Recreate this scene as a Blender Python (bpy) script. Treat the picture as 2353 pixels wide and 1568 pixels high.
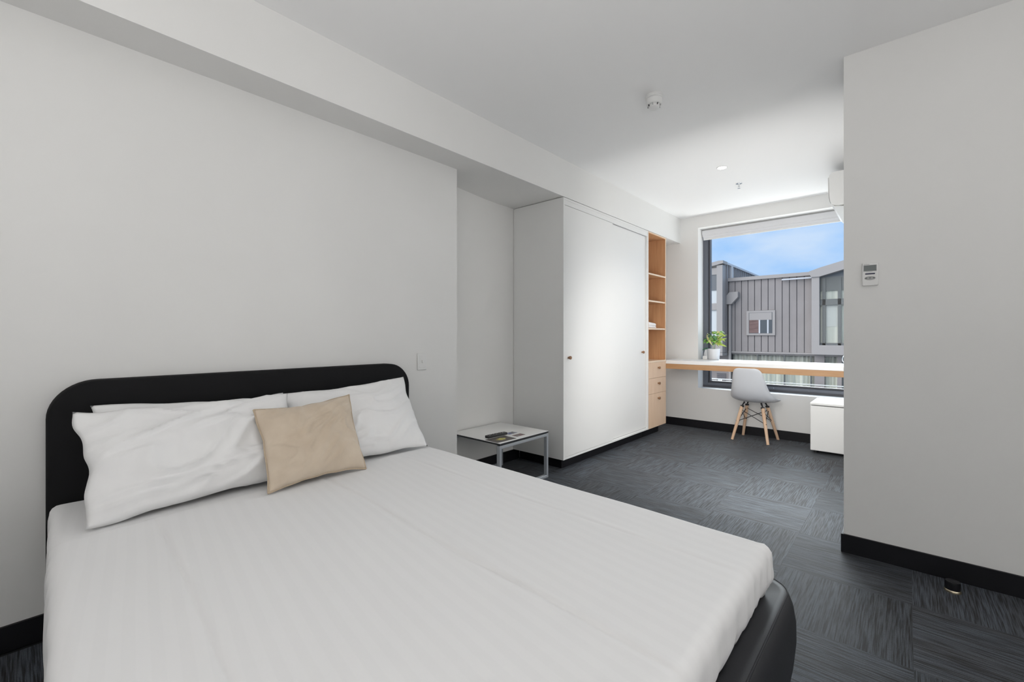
import bpy, bmesh, math, random
from mathutils import Vector, Matrix, noise
random.seed(7)
C = bpy.context.scene.collection
for o in list(bpy.data.objects): bpy.data.objects.remove(o)
R = math.radians; PI = math.pi

# ------------------------------------------------------------ camera, world, lights, exposure
FPX = 1019.0; W_PX, H_PX = 2353, 1568
cd = bpy.data.cameras.new('camera'); cam = bpy.data.objects.new('camera', cd); C.objects.link(cam)
cd.sensor_fit = 'HORIZONTAL'; cd.sensor_width = 36.0
cd.lens = 36.0*FPX/W_PX
cd.shift_y = -(784-770.8)/W_PX
cd.clip_start = 0.02; cd.clip_end = 300
cam.location = (0, 0, 1.2)
cam.rotation_euler = (R(90), 0, R(41.6876))
bpy.context.scene.camera = cam
vs = bpy.context.scene.view_settings
vs.view_transform = 'Standard'; vs.look = 'None'; vs.exposure = 0.06; vs.gamma = 1.0; vs.use_curve_mapping = False

wd = bpy.data.worlds.new('sky'); bpy.context.scene.world = wd; wd.use_nodes = True
wn = wd.node_tree; wn.nodes.clear()
wo = wn.nodes.new('ShaderNodeOutputWorld'); wb = wn.nodes.new('ShaderNodeBackground')
tc = wn.nodes.new('ShaderNodeTexCoord'); nz = wn.nodes.new('ShaderNodeTexNoise')
mp = wn.nodes.new('ShaderNodeMapping'); mp.inputs['Scale'].default_value = (2.2, 2.2, 5.0)
cr = wn.nodes.new('ShaderNodeValToRGB')
nz.inputs['Scale'].default_value = 2.6; nz.inputs['Detail'].default_value = 5; nz.inputs['Roughness'].default_value = 0.52
cr.color_ramp.elements[0].position = 0.38; cr.color_ramp.elements[0].color = (0.33, 0.58, 0.98, 1)
cr.color_ramp.elements[1].position = 0.68; cr.color_ramp.elements[1].color = (0.60, 0.74, 0.97, 1)
wn.links.new(tc.outputs['Generated'], mp.inputs['Vector']); wn.links.new(mp.outputs[0], nz.inputs['Vector'])
wn.links.new(nz.outputs['Fac'], cr.inputs[0]); wn.links.new(cr.outputs[0], wb.inputs[0]); wn.links.new(wb.outputs[0], wo.inputs[0])
wb.inputs[1].default_value = 1.0

def sun(name, direction, strength, angle, col):
    l = bpy.data.lights.new(name, 'SUN'); l.energy = strength; l.angle = R(angle); l.color = col
    o = bpy.data.objects.new(name, l); C.objects.link(o)
    o.rotation_euler = Vector(direction).to_track_quat('-Z', 'Y').to_euler(); return o
def area(name, loc, direction, sx, sy, watts, col):
    l = bpy.data.lights.new(name, 'AREA'); l.shape = 'RECTANGLE'; l.size = sx; l.size_y = sy; l.energy = watts; l.color = col
    o = bpy.data.objects.new(name, l); C.objects.link(o); o.location = loc
    o.rotation_euler = Vector(direction).to_track_quat('-Z', 'Y').to_euler(); return o
sun('sun', (0.28, -1.0, -0.60), 6.6, 52, (0.93, 0.97, 1.0))
sun('sun_fill', (0.25, 0.8, -0.5), 2.7, 70, (1.0, 0.94, 0.90))  # added second sun, fills the front of the building opposite
area('area_fill_uplight', (0.70, -0.50, 1.0), (-0.18, -0.06, 1), 2.0, 1.5, 49, (1.0, 0.99, 0.98))  # added uplight behind the camera, brightens the ceiling; not a room lamp
area('area_fill_side', (2.1, 1.2, 0.9), (-1, 0.0, 0.6), 2.0, 1.2, 12, (1.0, 0.99, 0.98))  # added fill out of view at the right, no real source there
area('area_fill_window_end', (-0.95, 3.15, 1.1), (0, 1, -0.12), 1.1, 1.4, 23, (1.0, 0.985, 0.965))  # added softbox aimed at the window wall, seen only from its dark back
area('area_fill_below_sill', (-0.2, 7.3, -0.6), (-0.35, -1, 1.0), 3.0, 1.8, 150, (1.0, 0.985, 0.96))  # added fill hidden below the sill, imitates daylight bounced off the ground

# ------------------------------------------------------------ materials
def mat(name, col, rough=0.6, metal=0.0, spec=0.5, **kw):
    m = bpy.data.materials.new(name); m.use_nodes = True
    b = m.node_tree.nodes['Principled BSDF']
    b.inputs['Base Color'].default_value = (*col, 1); b.inputs['Roughness'].default_value = rough
    b.inputs['Metallic'].default_value = metal; b.inputs['Specular IOR Level'].default_value = spec
    for k, v in kw.items(): b.inputs[k.replace('_', ' ')].default_value = v
    return m
def nd(m, t): return m.node_tree.nodes.new(t)
def lk(m, a, b): m.node_tree.links.new(a, b)
def noisy(m, c1, c2, scale=(1, 1, 1), nscale=10, detail=4, lo=0.35, hi=0.65, bump=0.0, dist=0.002, coord='Object', rand=False):
    b = m.node_tree.nodes['Principled BSDF']
    t = nd(m, 'ShaderNodeTexCoord'); mpn = nd(m, 'ShaderNodeMapping'); mpn.inputs['Scale'].default_value = scale
    n = nd(m, 'ShaderNodeTexNoise'); n.inputs['Scale'].default_value = nscale; n.inputs['Detail'].default_value = detail
    r = nd(m, 'ShaderNodeValToRGB'); r.color_ramp.elements[0].position = lo; r.color_ramp.elements[1].position = hi
    r.color_ramp.elements[0].color = (*c1, 1); r.color_ramp.elements[1].color = (*c2, 1)
    lk(m, t.outputs[coord], mpn.inputs[0])
    if rand:
        oi = nd(m, 'ShaderNodeObjectInfo'); mu = nd(m, 'ShaderNodeMath'); mu.operation = 'MULTIPLY'; mu.inputs[1].default_value = 50
        cx = nd(m, 'ShaderNodeCombineXYZ'); va = nd(m, 'ShaderNodeVectorMath')
        lk(m, oi.outputs['Random'], mu.inputs[0]); lk(m, mu.outputs[0], cx.inputs[0]); lk(m, mu.outputs[0], cx.inputs[1])
        lk(m, mpn.outputs[0], va.inputs[0]); lk(m, cx.outputs[0], va.inputs[1]); lk(m, va.outputs[0], n.inputs['Vector'])
    else: lk(m, mpn.outputs[0], n.inputs['Vector'])
    lk(m, n.outputs['Fac'], r.inputs[0]); lk(m, r.outputs[0], b.inputs['Base Color'])
    if bump:
        bp = nd(m, 'ShaderNodeBump'); bp.inputs['Strength'].default_value = bump; bp.inputs['Distance'].default_value = dist
        lk(m, n.outputs['Fac'], bp.inputs['Height']); lk(m, bp.outputs[0], b.inputs['Normal'])
    return m
M = {}
M['wall'] = noisy(mat('wall_paint', (0.78, 0.775, 0.76), 0.75, spec=0.2), (0.81, 0.806, 0.792), (0.835, 0.831, 0.817), nscale=1.2, bump=0.02)
M['ceil'] = mat('ceiling_paint', (0.92, 0.918, 0.916), 0.8, spec=0.1)
M['black'] = noisy(mat('black_baseboard', (0.006, 0.006, 0.008), 0.5, spec=0.3), (0.005, 0.005, 0.007), (0.009, 0.009, 0.012), nscale=4)
M['lam'] = mat('white_laminate', (0.80, 0.80, 0.79), 0.45, spec=0.35)
M['lamg'] = mat('grey_shadow_strip', (0.55, 0.56, 0.55), 0.5)
M['gap'] = mat('dark_joint', (0.08, 0.08, 0.08), 0.8)
def wood(name, a, b, scale, rough=0.45):
    return noisy(mat(name, a, rough, spec=0.35), a, b, scale=scale, nscale=6, detail=6, lo=0.3, hi=0.7, bump=0.05, dist=0.0005)
M['oak'] = wood('oak_veneer', (0.54, 0.28, 0.135), (0.64, 0.36, 0.19), (6, 6, 0.5))
M['oakl'] = wood('pale_oak_veneer', (0.74, 0.53, 0.37), (0.80, 0.60, 0.44), (6, 6, 0.5))
M['oake'] = wood('pale_oak_edge', (0.80, 0.63, 0.47), (0.85, 0.69, 0.53), (2, 2, 2))
M['oakh'] = wood('desk_oak_edge', (0.45, 0.25, 0.12), (0.54, 0.325, 0.175), (0.5, 6, 6))
M['knob'] = mat('timber_knob', (0.27, 0.14, 0.07), 0.5)
M['beech'] = wood('beech_legs', (0.66, 0.44, 0.29), (0.75, 0.54, 0.38), (4, 4, 0.6))
M['stone'] = mat('white_stone_top', (0.86, 0.86, 0.86), 0.25, spec=0.5)
M['alu'] = mat('dark_grey_aluminium', (0.13, 0.14, 0.165), 0.42, metal=0.2)
M['alud'] = mat('darker_grey_aluminium', (0.065, 0.065, 0.075), 0.45)
M['white'] = mat('white_plastic', (0.80, 0.80, 0.79), 0.4)
M['blind'] = mat('white_blind_fabric', (0.78, 0.78, 0.80), 0.6)
M['silver'] = mat('silver_powder_coat', (0.50, 0.53, 0.57), 0.38, metal=0.35)
M['tabt'] = mat('white_tabletop', (0.86, 0.86, 0.85), 0.35)
M['tabe'] = mat('black_tabletop_edge', (0.02, 0.022, 0.026), 0.5)
M['char'] = noisy(mat('charcoal_upholstery', (0.012, 0.012, 0.014), 0.85, spec=0.2), (0.009, 0.009, 0.010), (0.014, 0.014, 0.015), scale=(1, 1, 1), nscale=900, bump=0.3, dist=0.001)
M['char2'] = noisy(mat('dark_grey_vinyl', (0.016, 0.017, 0.021), 0.52, spec=0.5), (0.014, 0.015, 0.019), (0.022, 0.023, 0.028), nscale=500, bump=0.15, dist=0.0006)
M['linen'] = noisy(mat('white_cotton', (0.80, 0.795, 0.79), 0.85, spec=0.15, Sheen_Weight=0.15), (0.885, 0.882, 0.882), (0.91, 0.908, 0.908), nscale=5, bump=0.0)
M['beige'] = noisy(mat('beige_linen', (0.62, 0.47, 0.34), 0.9, spec=0.1, Sheen_Weight=0.3), (0.64, 0.53, 0.41), (0.71, 0.60, 0.475), nscale=9, bump=0.0)
M['beiged'] = mat('beige_piping', (0.56, 0.45, 0.33), 0.9)
M['chair'] = mat('light_grey_plastic', (0.60, 0.62, 0.66), 0.38, spec=0.4)
M['wire'] = mat('black_steel', (0.015, 0.015, 0.017), 0.4, metal=0.3)
M['pot'] = mat('white_ceramic', (0.72, 0.73, 0.75), 0.4)
M['soil'] = noisy(mat('soil', (0.05, 0.035, 0.025), 0.95), (0.03, 0.02, 0.015), (0.10, 0.07, 0.05), nscale=60)
M['chrome'] = mat('chrome', (0.75, 0.77, 0.79), 0.12, metal=1.0)
M['dark'] = mat('black_plastic', (0.02, 0.02, 0.02), 0.4)
M['lcd'] = mat('lcd_grey', (0.17, 0.19, 0.19), 0.3)
M['blue'] = mat('navy_bar', (0.03, 0.03, 0.07), 0.4)
M['midg'] = mat('mid_grey_plastic', (0.42, 0.42, 0.42), 0.5)
M['clad'] = noisy(mat('mauve_grey_metal_cladding', (0.245, 0.235, 0.25), 0.55, spec=0.3), (0.278, 0.245, 0.228), (0.306, 0.270, 0.252), nscale=1.5)
M['cladd'] = mat('dark_cladding_joint', (0.12, 0.115, 0.125), 0.6)
M['cladl'] = mat('pale_grey_metal_trim', (0.355, 0.318, 0.292), 0.55)
M['cladw'] = mat('light_capping', (0.55, 0.55, 0.56), 0.5)
M['bframe'] = mat('slate_window_frame', (0.14, 0.145, 0.15), 0.5)
M['curt'] = noisy(mat('pale_green_grey_curtain', (0.42, 0.48, 0.47), 0.9), (0.46, 0.48, 0.44), (0.78, 0.78, 0.72), scale=(3, 0.3, 0.04), nscale=2.6, lo=0.3, hi=0.7)
M['curtb'] = mat('pale_blue_roller_blind', (0.60, 0.61, 0.60), 0.8)
M['brick_refl'] = noisy(mat('painted_brick_reflection', (0.17, 0.10, 0.09), 0.8), (0.14, 0.085, 0.075), (0.21, 0.13, 0.115), scale=(1, 1, 4), nscale=4)
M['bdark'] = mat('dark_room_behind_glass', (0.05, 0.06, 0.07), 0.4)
M['conc'] = noisy(mat('grey_paving', (0.25, 0.25, 0.25), 0.9), (0.22, 0.22, 0.22), (0.30, 0.30, 0.30), nscale=2)
def glass_mat(name, tint, fac):
    m = bpy.data.materials.new(name); m.use_nodes = True; n = m.node_tree; n.nodes.clear()
    o = n.nodes.new('ShaderNodeOutputMaterial'); t = n.nodes.new('ShaderNodeBsdfTransparent'); g = n.nodes.new('ShaderNodeBsdfGlossy')
    x = n.nodes.new('ShaderNodeMixShader'); t.inputs[0].default_value = (*tint, 1); g.inputs['Roughness'].default_value = 0.02
    x.inputs[0].default_value = fac
    n.links.new(t.outputs[0], x.inputs[1]); n.links.new(g.outputs[0], x.inputs[2]); n.links.new(x.outputs[0], o.inputs[0]); return m
M['glass'] = glass_mat('clear_window_glass', (0.97, 0.985, 0.98), 0.002)
M['glassf'] = glass_mat('far_window_glass', (0.93, 0.93, 0.91), 0.012)
m = bpy.data.materials.new('lamp_glow'); m.use_nodes = True
bb = m.node_tree.nodes['Principled BSDF']; bb.inputs['Emission Color'].default_value = (1, 0.97, 0.9, 1); bb.inputs['Emission Strength'].default_value = 6; M['glow'] = m

def carpet():
    m = mat('carpet_tile', (0.1, 0.1, 0.11), 0.62, spec=0.22, Sheen_Weight=0.05)
    b = m.node_tree.nodes['Principled BSDF']
    t = nd(m, 'ShaderNodeTexCoord'); oi = nd(m, 'ShaderNodeObjectInfo')
    mu = nd(m, 'ShaderNodeMath'); mu.operation = 'MULTIPLY'; mu.inputs[1].default_value = 37
    cx = nd(m, 'ShaderNodeCombineXYZ'); va = nd(m, 'ShaderNodeVectorMath')
    lk(m, oi.outputs['Random'], mu.inputs[0])
    for k in range(3): lk(m, mu.outputs[0], cx.inputs[k])
    lk(m, t.outputs['Object'], va.inputs[0]); lk(m, cx.outputs[0], va.inputs[1])
    def nse(sc, s, det, lo, hi, c1, c2):
        mpn = nd(m, 'ShaderNodeMapping'); mpn.inputs['Scale'].default_value = sc
        n = nd(m, 'ShaderNodeTexNoise'); n.inputs['Scale'].default_value = s; n.inputs['Detail'].default_value = det
        r = nd(m, 'ShaderNodeValToRGB'); r.color_ramp.elements[0].position = lo; r.color_ramp.elements[1].position = hi
        r.color_ramp.elements[0].color = (*c1, 1); r.color_ramp.elements[1].color = (*c2, 1)
        lk(m, va.outputs[0], mpn.inputs[0]); lk(m, mpn.outputs[0], n.inputs['Vector']); lk(m, n.outputs['Fac'], r.inputs[0]); return n, r
    n1, r1 = nse((1.6, 46, 1), 4.8, 6, 0.38, 0.60, (0.013, 0.012, 0.014), (0.080, 0.094, 0.114))
    n2, r2 = nse((0.6, 5, 1), 3.0, 2, 0.42, 0.66, (1, 1, 1), (0.88, 0.83, 0.79))
    n3, r3 = nse((1, 1, 1), 260, 2, 0.3, 0.7, (0.72, 0.72, 0.72), (1.18, 1.18, 1.18))
    x1 = nd(m, 'ShaderNodeMixRGB'); x1.blend_type = 'MULTIPLY'; x1.inputs[0].default_value = 1
    x2 = nd(m, 'ShaderNodeMixRGB'); x2.blend_type = 'MULTIPLY'; x2.inputs[0].default_value = 1
    lk(m, r1.outputs[0], x1.inputs[1]); lk(m, r2.outputs[0], x1.inputs[2]); lk(m, x1.outputs[0], x2.inputs[1]); lk(m, r3.outputs[0], x2.inputs[2])
    h = nd(m, 'ShaderNodeMapRange'); h.inputs['To Min'].default_value = 0.80; h.inputs['To Max'].default_value = 1.15
    x3 = nd(m, 'ShaderNodeVectorMath'); x3.operation = 'SCALE'
    lk(m, oi.outputs['Random'], h.inputs['Value']); lk(m, x2.outputs[0], x3.inputs[0]); lk(m, h.outputs[0], x3.inputs['Scale'])
    lk(m, x3.outputs[0], b.inputs['Base Color'])
    bp = nd(m, 'ShaderNodeBump'); bp.inputs['Strength'].default_value = 0.5; bp.inputs['Distance'].default_value = 0.002
    lk(m, n1.outputs['Fac'], bp.inputs['Height']); lk(m, bp.outputs[0], b.inputs['Normal'])
    return m
M['carpet'] = carpet()

def striped_sheet():
    # satin-stripe cotton: weave bands along the bed differ slightly in sheen and tone
    m = mat('satin_stripe_cotton', (0.80, 0.79, 0.78), 0.8, spec=0.2, Sheen_Weight=0.1)
    b = m.node_tree.nodes['Principled BSDF']
    t = nd(m, 'ShaderNodeTexCoord'); mpn = nd(m, 'ShaderNodeMapping'); mpn.inputs['Rotation'].default_value = (0, 0, R(8))
    w = nd(m, 'ShaderNodeTexWave'); w.wave_type = 'BANDS'; w.bands_direction = 'Y'; w.inputs['Scale'].default_value = 7.0
    w.inputs['Distortion'].default_value = 0.6; w.inputs['Detail'].default_value = 1; w.inputs['Detail Scale'].default_value = 0.4
    r = nd(m, 'ShaderNodeValToRGB'); r.color_ramp.elements[0].position = 0.4; r.color_ramp.elements[1].position = 0.6
    r.color_ramp.elements[0].color = (0.861, 0.857, 0.859, 1); r.color_ramp.elements[1].color = (0.873, 0.869, 0.871, 1)
    r2 = nd(m, 'ShaderNodeMapRange'); r2.inputs['To Min'].default_value = 0.74; r2.inputs['To Max'].default_value = 0.85
    lk(m, t.outputs['Object'], mpn.inputs[0]); lk(m, mpn.outputs[0], w.inputs['Vector']); lk(m, w.outputs['Fac'], r.inputs[0])
    lk(m, r.outputs[0], b.inputs['Base Color']); lk(m, w.outputs['Fac'], r2.inputs['Value']); lk(m, r2.outputs[0], b.inputs['Roughness'])
    return m
M['sheet'] = striped_sheet()

# ------------------------------------------------------------ helpers
def box(bm, x0, x1, y0, y1, z0, z1, bevel=0.0, seg=2):
    t = bmesh.new(); bmesh.ops.create_cube(t, size=1)
    for v in t.verts: v.co = Vector(((x0+x1)/2+v.co.x*(x1-x0), (y0+y1)/2+v.co.y*(y1-y0), (z0+z1)/2+v.co.z*(z1-z0)))
    if bevel: bmesh.ops.bevel(t, geom=t.edges[:], offset=bevel, segments=seg, profile=0.5, affect='EDGES')
    merge(bm, t)
def merge(bm, t, mtx=None):
    if mtx: bmesh.ops.transform(t, matrix=mtx, verts=t.verts[:])
    me = bpy.data.meshes.new('tmp'); t.to_mesh(me); t.free(); bm.from_mesh(me); bpy.data.meshes.remove(me)
def tube(bm, p0, p1, r0, r1=None, n=12):
    r1 = r0 if r1 is None else r1; p0 = Vector(p0); p1 = Vector(p1); d = p1-p0
    t = bmesh.new(); bmesh.ops.create_cone(t, cap_ends=True, segments=n, radius1=r0, radius2=r1, depth=d.length)
    merge(bm, t, Matrix.Translation((p0+p1)/2) @ d.to_track_quat('Z', 'Y').to_matrix().to_4x4())
def lathe(bm, prof, n=32, origin=(0, 0, 0)):
    o = Vector(origin); rings = []
    for r, z in prof: rings.append([bm.verts.new(o+Vector((r*math.cos(2*PI*k/n), r*math.sin(2*PI*k/n), z))) for k in range(n)])
    for a, b in zip(rings, rings[1:]):
        for k in range(n): bm.faces.new((a[k], a[(k+1) % n], b[(k+1) % n], b[k]))
    bm.faces.new(rings[0][::-1]); bm.faces.new(rings[-1])
def poly_prism(bm, pts, axis, a, b):
    # pts: 2D outline; axis: extrusion axis
    def P(p, t):
        return Vector((t, p[0], p[1])) if axis == 'x' else Vector((p[0], t, p[1])) if axis == 'y' else Vector((p[0], p[1], t))
    va = [bm.verts.new(P(p, a)) for p in pts]; vb = [bm.verts.new(P(p, b)) for p in pts]; n = len(pts)
    bm.faces.new(va); bm.faces.new(vb[::-1])
    for k in range(n): bm.faces.new((va[k], vb[k], vb[(k+1) % n], va[(k+1) % n]))
    bmesh.ops.recalc_face_normals(bm, faces=bm.faces[:])
def org(o):
    v = Vector((0, 0, 0))
    while o: v += o.location; o = o.parent
    return v
def obj(name, bm, m, parent=None, loc=None, smooth=False, sharp=35):
    if loc is None: loc = Vector((0, 0, 0))
    loc = Vector(loc)
    me = bpy.data.meshes.new(name)
    shift = org(parent) if parent else loc
    bmesh.ops.translate(bm, verts=bm.verts[:], vec=-shift)
    bm.normal_update()
    if smooth:
        for f in bm.faces: f.smooth = True
        for e in bm.edges:
            if len(e.link_faces) == 2 and e.calc_face_angle(0) > R(sharp): e.smooth = False
    bm.to_mesh(me); bm.free()
    ms = m if isinstance(m, (list, tuple)) else [m]
    for k in ms: me.materials.append(k)
    o = bpy.data.objects.new(name, me); C.objects.link(o)
    if parent: o.parent = parent
    else: o.location = loc
    return o
def tag(o, label=None, cat=None, group=None, kind=None):
    if label: o['label'] = label
    if cat: o['category'] = cat
    if group: o['group'] = group
    if kind: o['kind'] = kind
    return o
def thing(name, loc, label, cat, group=None, rz=0):
    o = bpy.data.objects.new(name, None); C.objects.link(o); o.location = loc; o.rotation_euler = (0, 0, rz)
    o.empty_display_size = 0.1
    return tag(o, label, cat, group)
def local(name, bm, m, parent, smooth=False, sharp=35):
    # mesh already in the parent's own coordinates
    me = bpy.data.meshes.new(name); bm.normal_update()
    if smooth:
        for f in bm.faces: f.smooth = True
        for e in bm.edges:
            if len(e.link_faces) == 2 and e.calc_face_angle(0) > R(sharp): e.smooth = False
    bm.to_mesh(me); bm.free(); me.materials.append(m)
    o = bpy.data.objects.new(name, me); C.objects.link(o); o.parent = parent; return o
def struct(name, bm, m, label, cat, smooth=False):
    o = obj(name, bm, m, smooth=smooth); return tag(o, label, cat, kind='structure')
B = bmesh.new

# ------------------------------------------------------------ room shell
XL, XN, XB = -2.55, -2.837, -2.25        # bed wall, niche back, bulkhead / wardrobe face
YW, ZC = 5.90, 2.745                     # window wall, ceiling
XR, YP = -0.262, 3.063                   # partition corner
YB, XE = -1.62, 2.25                     # back and east walls
YN = 2.235                               # end of the bed wall
bm = B(); box(bm, XN-0.2, XE+0.15, YB-0.15, YW+0.3, -0.16, -0.006)
floor = struct('floor', bm, mat('floor_slab', (0.02, 0.02, 0.022), 0.9), 'dark grey striped carpet tile floor laid quarter turn', 'floor')
PX, PY, GX, GY = 0.508, 0.512, 0.018, 3.170
full = None
def tile_mesh(w, h):
    t = B(); box(t, -w/2, w/2, -h/2, h/2, -0.006, 0)
    me = bpy.data.meshes.new('carpet_tile'); t.to_mesh(me); t.free(); me.materials.append(M['carpet']); return me
full = [tile_mesh(PX-0.0004, PY-0.0004), tile_mesh(PY-0.0004, PX-0.0004)]
i0 = math.floor((XN-GX)/PX); i1 = math.ceil((XE-GX)/PX); j0 = math.floor((YB-GY)/PY); j1 = math.ceil((YW-GY)/PY)
for i in range(i0, i1):
    for j in range(j0, j1):
        x0, x1, y0, y1 = GX+i*PX, GX+(i+1)*PX, GY+j*PY, GY+(j+1)*PY
        xm = XE if y0 < YP-0.01 else XR
        cx0, cx1, cy0, cy1 = max(x0, XN), min(x1, xm), max(y0, YB), min(y1, YW)
        if x0 > XR-0.02 and y0 < YP: cy1 = min(cy1, YP)
        if y1 <= YN: cx0 = max(cx0, XL)
        if cx1-cx0 < 0.03 or cy1-cy0 < 0.03: continue
        rot = (i+j) % 2 == 1      # stripes along y
        w, h = cx1-cx0-0.0004, cy1-cy0-0.0004
        if abs(w-PX+0.0004) < 1e-6 and abs(h-PY+0.0004) < 1e-6: me = full[1] if rot else full[0]
        else: me = tile_mesh(h, w) if rot else tile_mesh(w, h)
        o = bpy.data.objects.new('carpet_tile', me); C.objects.link(o); o.parent = floor
        o.location = ((cx0+cx1)/2, (cy0+cy1)/2, 0); o.rotation_euler = (0, 0, PI/2 if rot else 0)

bm = B(); box(bm, XN-0.2, XE+0.15, YB-0.15, YW+0.3, ZC, ZC+0.15)
ceiling = struct('ceiling', bm, M['ceil'], 'plain white plaster ceiling over the whole room', 'ceiling')
bm = B(); box(bm, XN-0.2, XL, YB-0.15, YN, 0, 2.60)
struct('wall_left', bm, M['wall'], 'white wall behind the black bed head with the light switch', 'wall')
bm = B(); box(bm, XN-0.2, XN, YN, YW+0.3, 0, 2.60)
struct('wall_alcove', bm, M['wall'], 'shaded white back wall of the niche holding the low table', 'wall')
bm = B(); box(bm, XR, XE+0.15, YP, YP+0.12, 0, ZC); box(bm, XR, XR+0.12, YP+0.12, YW, 0, ZC)
struct('wall_right', bm, M['wall'], 'greyish white wall at right carrying the air conditioner controller', 'wall')
bm = B(); box(bm, XE, XE+0.15, YB-0.15, YP, 0, ZC)
struct('wall_east', bm, M['wall'], 'white wall out of view to the right', 'wall')
bm = B(); box(bm, XL, XE, YB-0.15, YB, 0, ZC)
struct('wall_back', bm, M['wall'], 'white wall behind the viewpoint', 'wall')
# window wall with opening
WX0, WX1, WZ0, WZ1 = -2.024, XR, 0.517, 2.592
bm = B()
box(bm, XN, WX0, YW, YW+0.30, 0, ZC); box(bm, WX0, WX1+0.12, YW, YW+0.30, 0, WZ0); box(bm, WX0, WX1+0.12, YW, YW+0.30, WZ1, ZC)
box(bm, WX1, WX1+0.12, YW, YW+0.30, WZ0, WZ1)
struct('wall_window', bm, M['wall'], 'white end wall surrounding the large window', 'wall')
# bulkhead: face at XB, underside dips from the bed wall towards the niche
bm = B()
ys = [YB]+[YN+0.02*k for k in range(0, 1)]+[YN+0.15*k for k in range(1, 7)]+[YW]
def uz(x, y):
    f = min(1, (XB-x)/0.3); s = min(1, max(0, (y-YN)/0.8)); s = s*s*(3-2*s)
    return 2.42+0.040*f*(1-s)
xs = [XB, XB-0.1, XB-0.2, XB-0.3, XN]
g = [[bm.verts.new((x, y, uz(x, y))) for x in xs] for y in ys]
for a, b in zip(g, g[1:]):
    for k in range(len(xs)-1): bm.faces.new((a[k], a[k+1], b[k+1], b[k]))
top = [[bm.verts.new((x, y, ZC)) for x in (XB, XN)] for y in (ys[0], ys[-1])]
bm.faces.new([r[0] for r in g]+[top[1][0], top[0][0]])
bm.faces.new([top[0][0], top[0][1]]+g[0][::-1]); bm.faces.new(g[-1]+[top[1][1], top[1][0]])
bm.faces.new((top[0][0], top[1][0], top[1][1], top[0][1]))
bm.faces.new([top[0][1], top[1][1]]+[r[-1] for r in g][::-1])
bmesh.ops.recalc_face_normals(bm, faces=bm.faces[:])
struct('trim_1', bm, M['wall'], 'white boxed bulkhead running along the ceiling above bed and wardrobe', 'bulkhead', smooth=True)
# baseboards
H = 0.10
def base(name, boxes, label):
    bm = B()
    for b in boxes: box(bm, *b, 0, H, bevel=0.0015, seg=1)
    struct(name, bm, M['black'], label, 'baseboard')
base('baseboard_left', [(XL, XL+0.012, YB+0.02, YN)], 'black baseboard on the bed wall left of the bed')
base('baseboard_alcove', [(XN, XN+0.012, YN+0.001, 3.278)], 'black baseboard at the back of the niche under the table')
base('baseboard_window', [(XN+0.001, XR-0.014, YW-0.012, YW)], 'black baseboard below the window behind the chair')
base('baseboard_right', [(XR-0.012, XE, YP-0.012, YP), (XR-0.012, XR, YP, YW-0.014)], 'black baseboard along the right wall behind the door stop')
base('baseboard_back', [(XL+0.02, XE, YB, YB+0.012), (XE-0.012, XE, YB+0.012, YP-0.014)], 'black baseboard behind the viewpoint')

# window
YF = 6.12
win = thing('window_1', (WX0, YF, WZ0), 'large fixed window with dark grey aluminium frame facing a metal-clad building', 'window'); tag(win, kind='structure')
def frame_rect(bm, x0, x1, z0, z1, w, y0, y1, bev=0.002):
    box(bm, x0, x0+w, y0, y1, z0, z1, bev, 1); box(bm, x1-w, x1, y0, y1, z0, z1, bev, 1)
    box(bm, x0+w, x1-w, y0, y1, z0, z0+w, bev, 1); box(bm, x0+w, x1-w, y0, y1, z1-w, z1, bev, 1)
bm = B(); frame_rect(bm, WX0, WX1, WZ0, WZ1, 0.062, YF-0.03, YF+0.05); obj('window_frame', bm, M['alu'], win)
bm = B(); frame_rect(bm, WX0+0.062, WX1-0.062, WZ0+0.062, WZ1-0.062, 0.022, YF-0.005, YF+0.06); obj('glazing_bead', bm, M['alud'], win)
bm = B(); box(bm, WX0+0.07, WX1-0.07, YF+0.02, YF+0.026, WZ0+0.07, WZ1-0.07); obj('window_pane', bm, M['glass'], win)
bm = B(); box(bm, WX0, WX1, YF-0.036, YF-0.029, WZ0, WZ0+0.028, 0.001, 1); obj('sill_trim', bm, M['alud'], win)
for k in range(4):
    bm = B(); lathe(bm, [(0.004, 0), (0.004, 0.002)], 8); bmesh.ops.rotate(bm, verts=bm.verts[:], matrix=Matrix.Rotation(R(90), 3, 'X'))
    bmesh.ops.translate(bm, verts=bm.verts[:], vec=(-1.55+0.35*k, YF-0.03, WZ0+0.045)); obj('screw', bm, M['chrome'], win)
# roller blind
bl = thing('roller_blind', (WX0, 6.05, 2.47), 'white roller blind rolled up in its box at the top of the window', 'blind')
bm = B(); poly_prism(bm, [(6.035, 2.575), (6.035, 2.525), (6.05, 2.497), (6.088, 2.497), (6.088, 2.575)], 'x', WX0+0.006, WX1-0.006); obj('cassette', bm, M['blind'], bl)
bm = B(); tube(bm, (WX0+0.02, 6.058, 2.492), (WX1-0.02, 6.058, 2.492), 0.022, n=16); obj('rolled_fabric', bm, M['blind'], bl, smooth=True)
bm = B(); box(bm, WX0+0.02, WX1-0.02, 6.046, 6.062, 2.452, 2.474, 0.003); obj('bottom_bar', bm, M['white'], bl)
bm = B(); box(bm, WX0+0.004, WX1-0.004, 6.040, 6.088, 2.576, 2.590); obj('mounting_rail', bm, M['midg'], bl)

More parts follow.
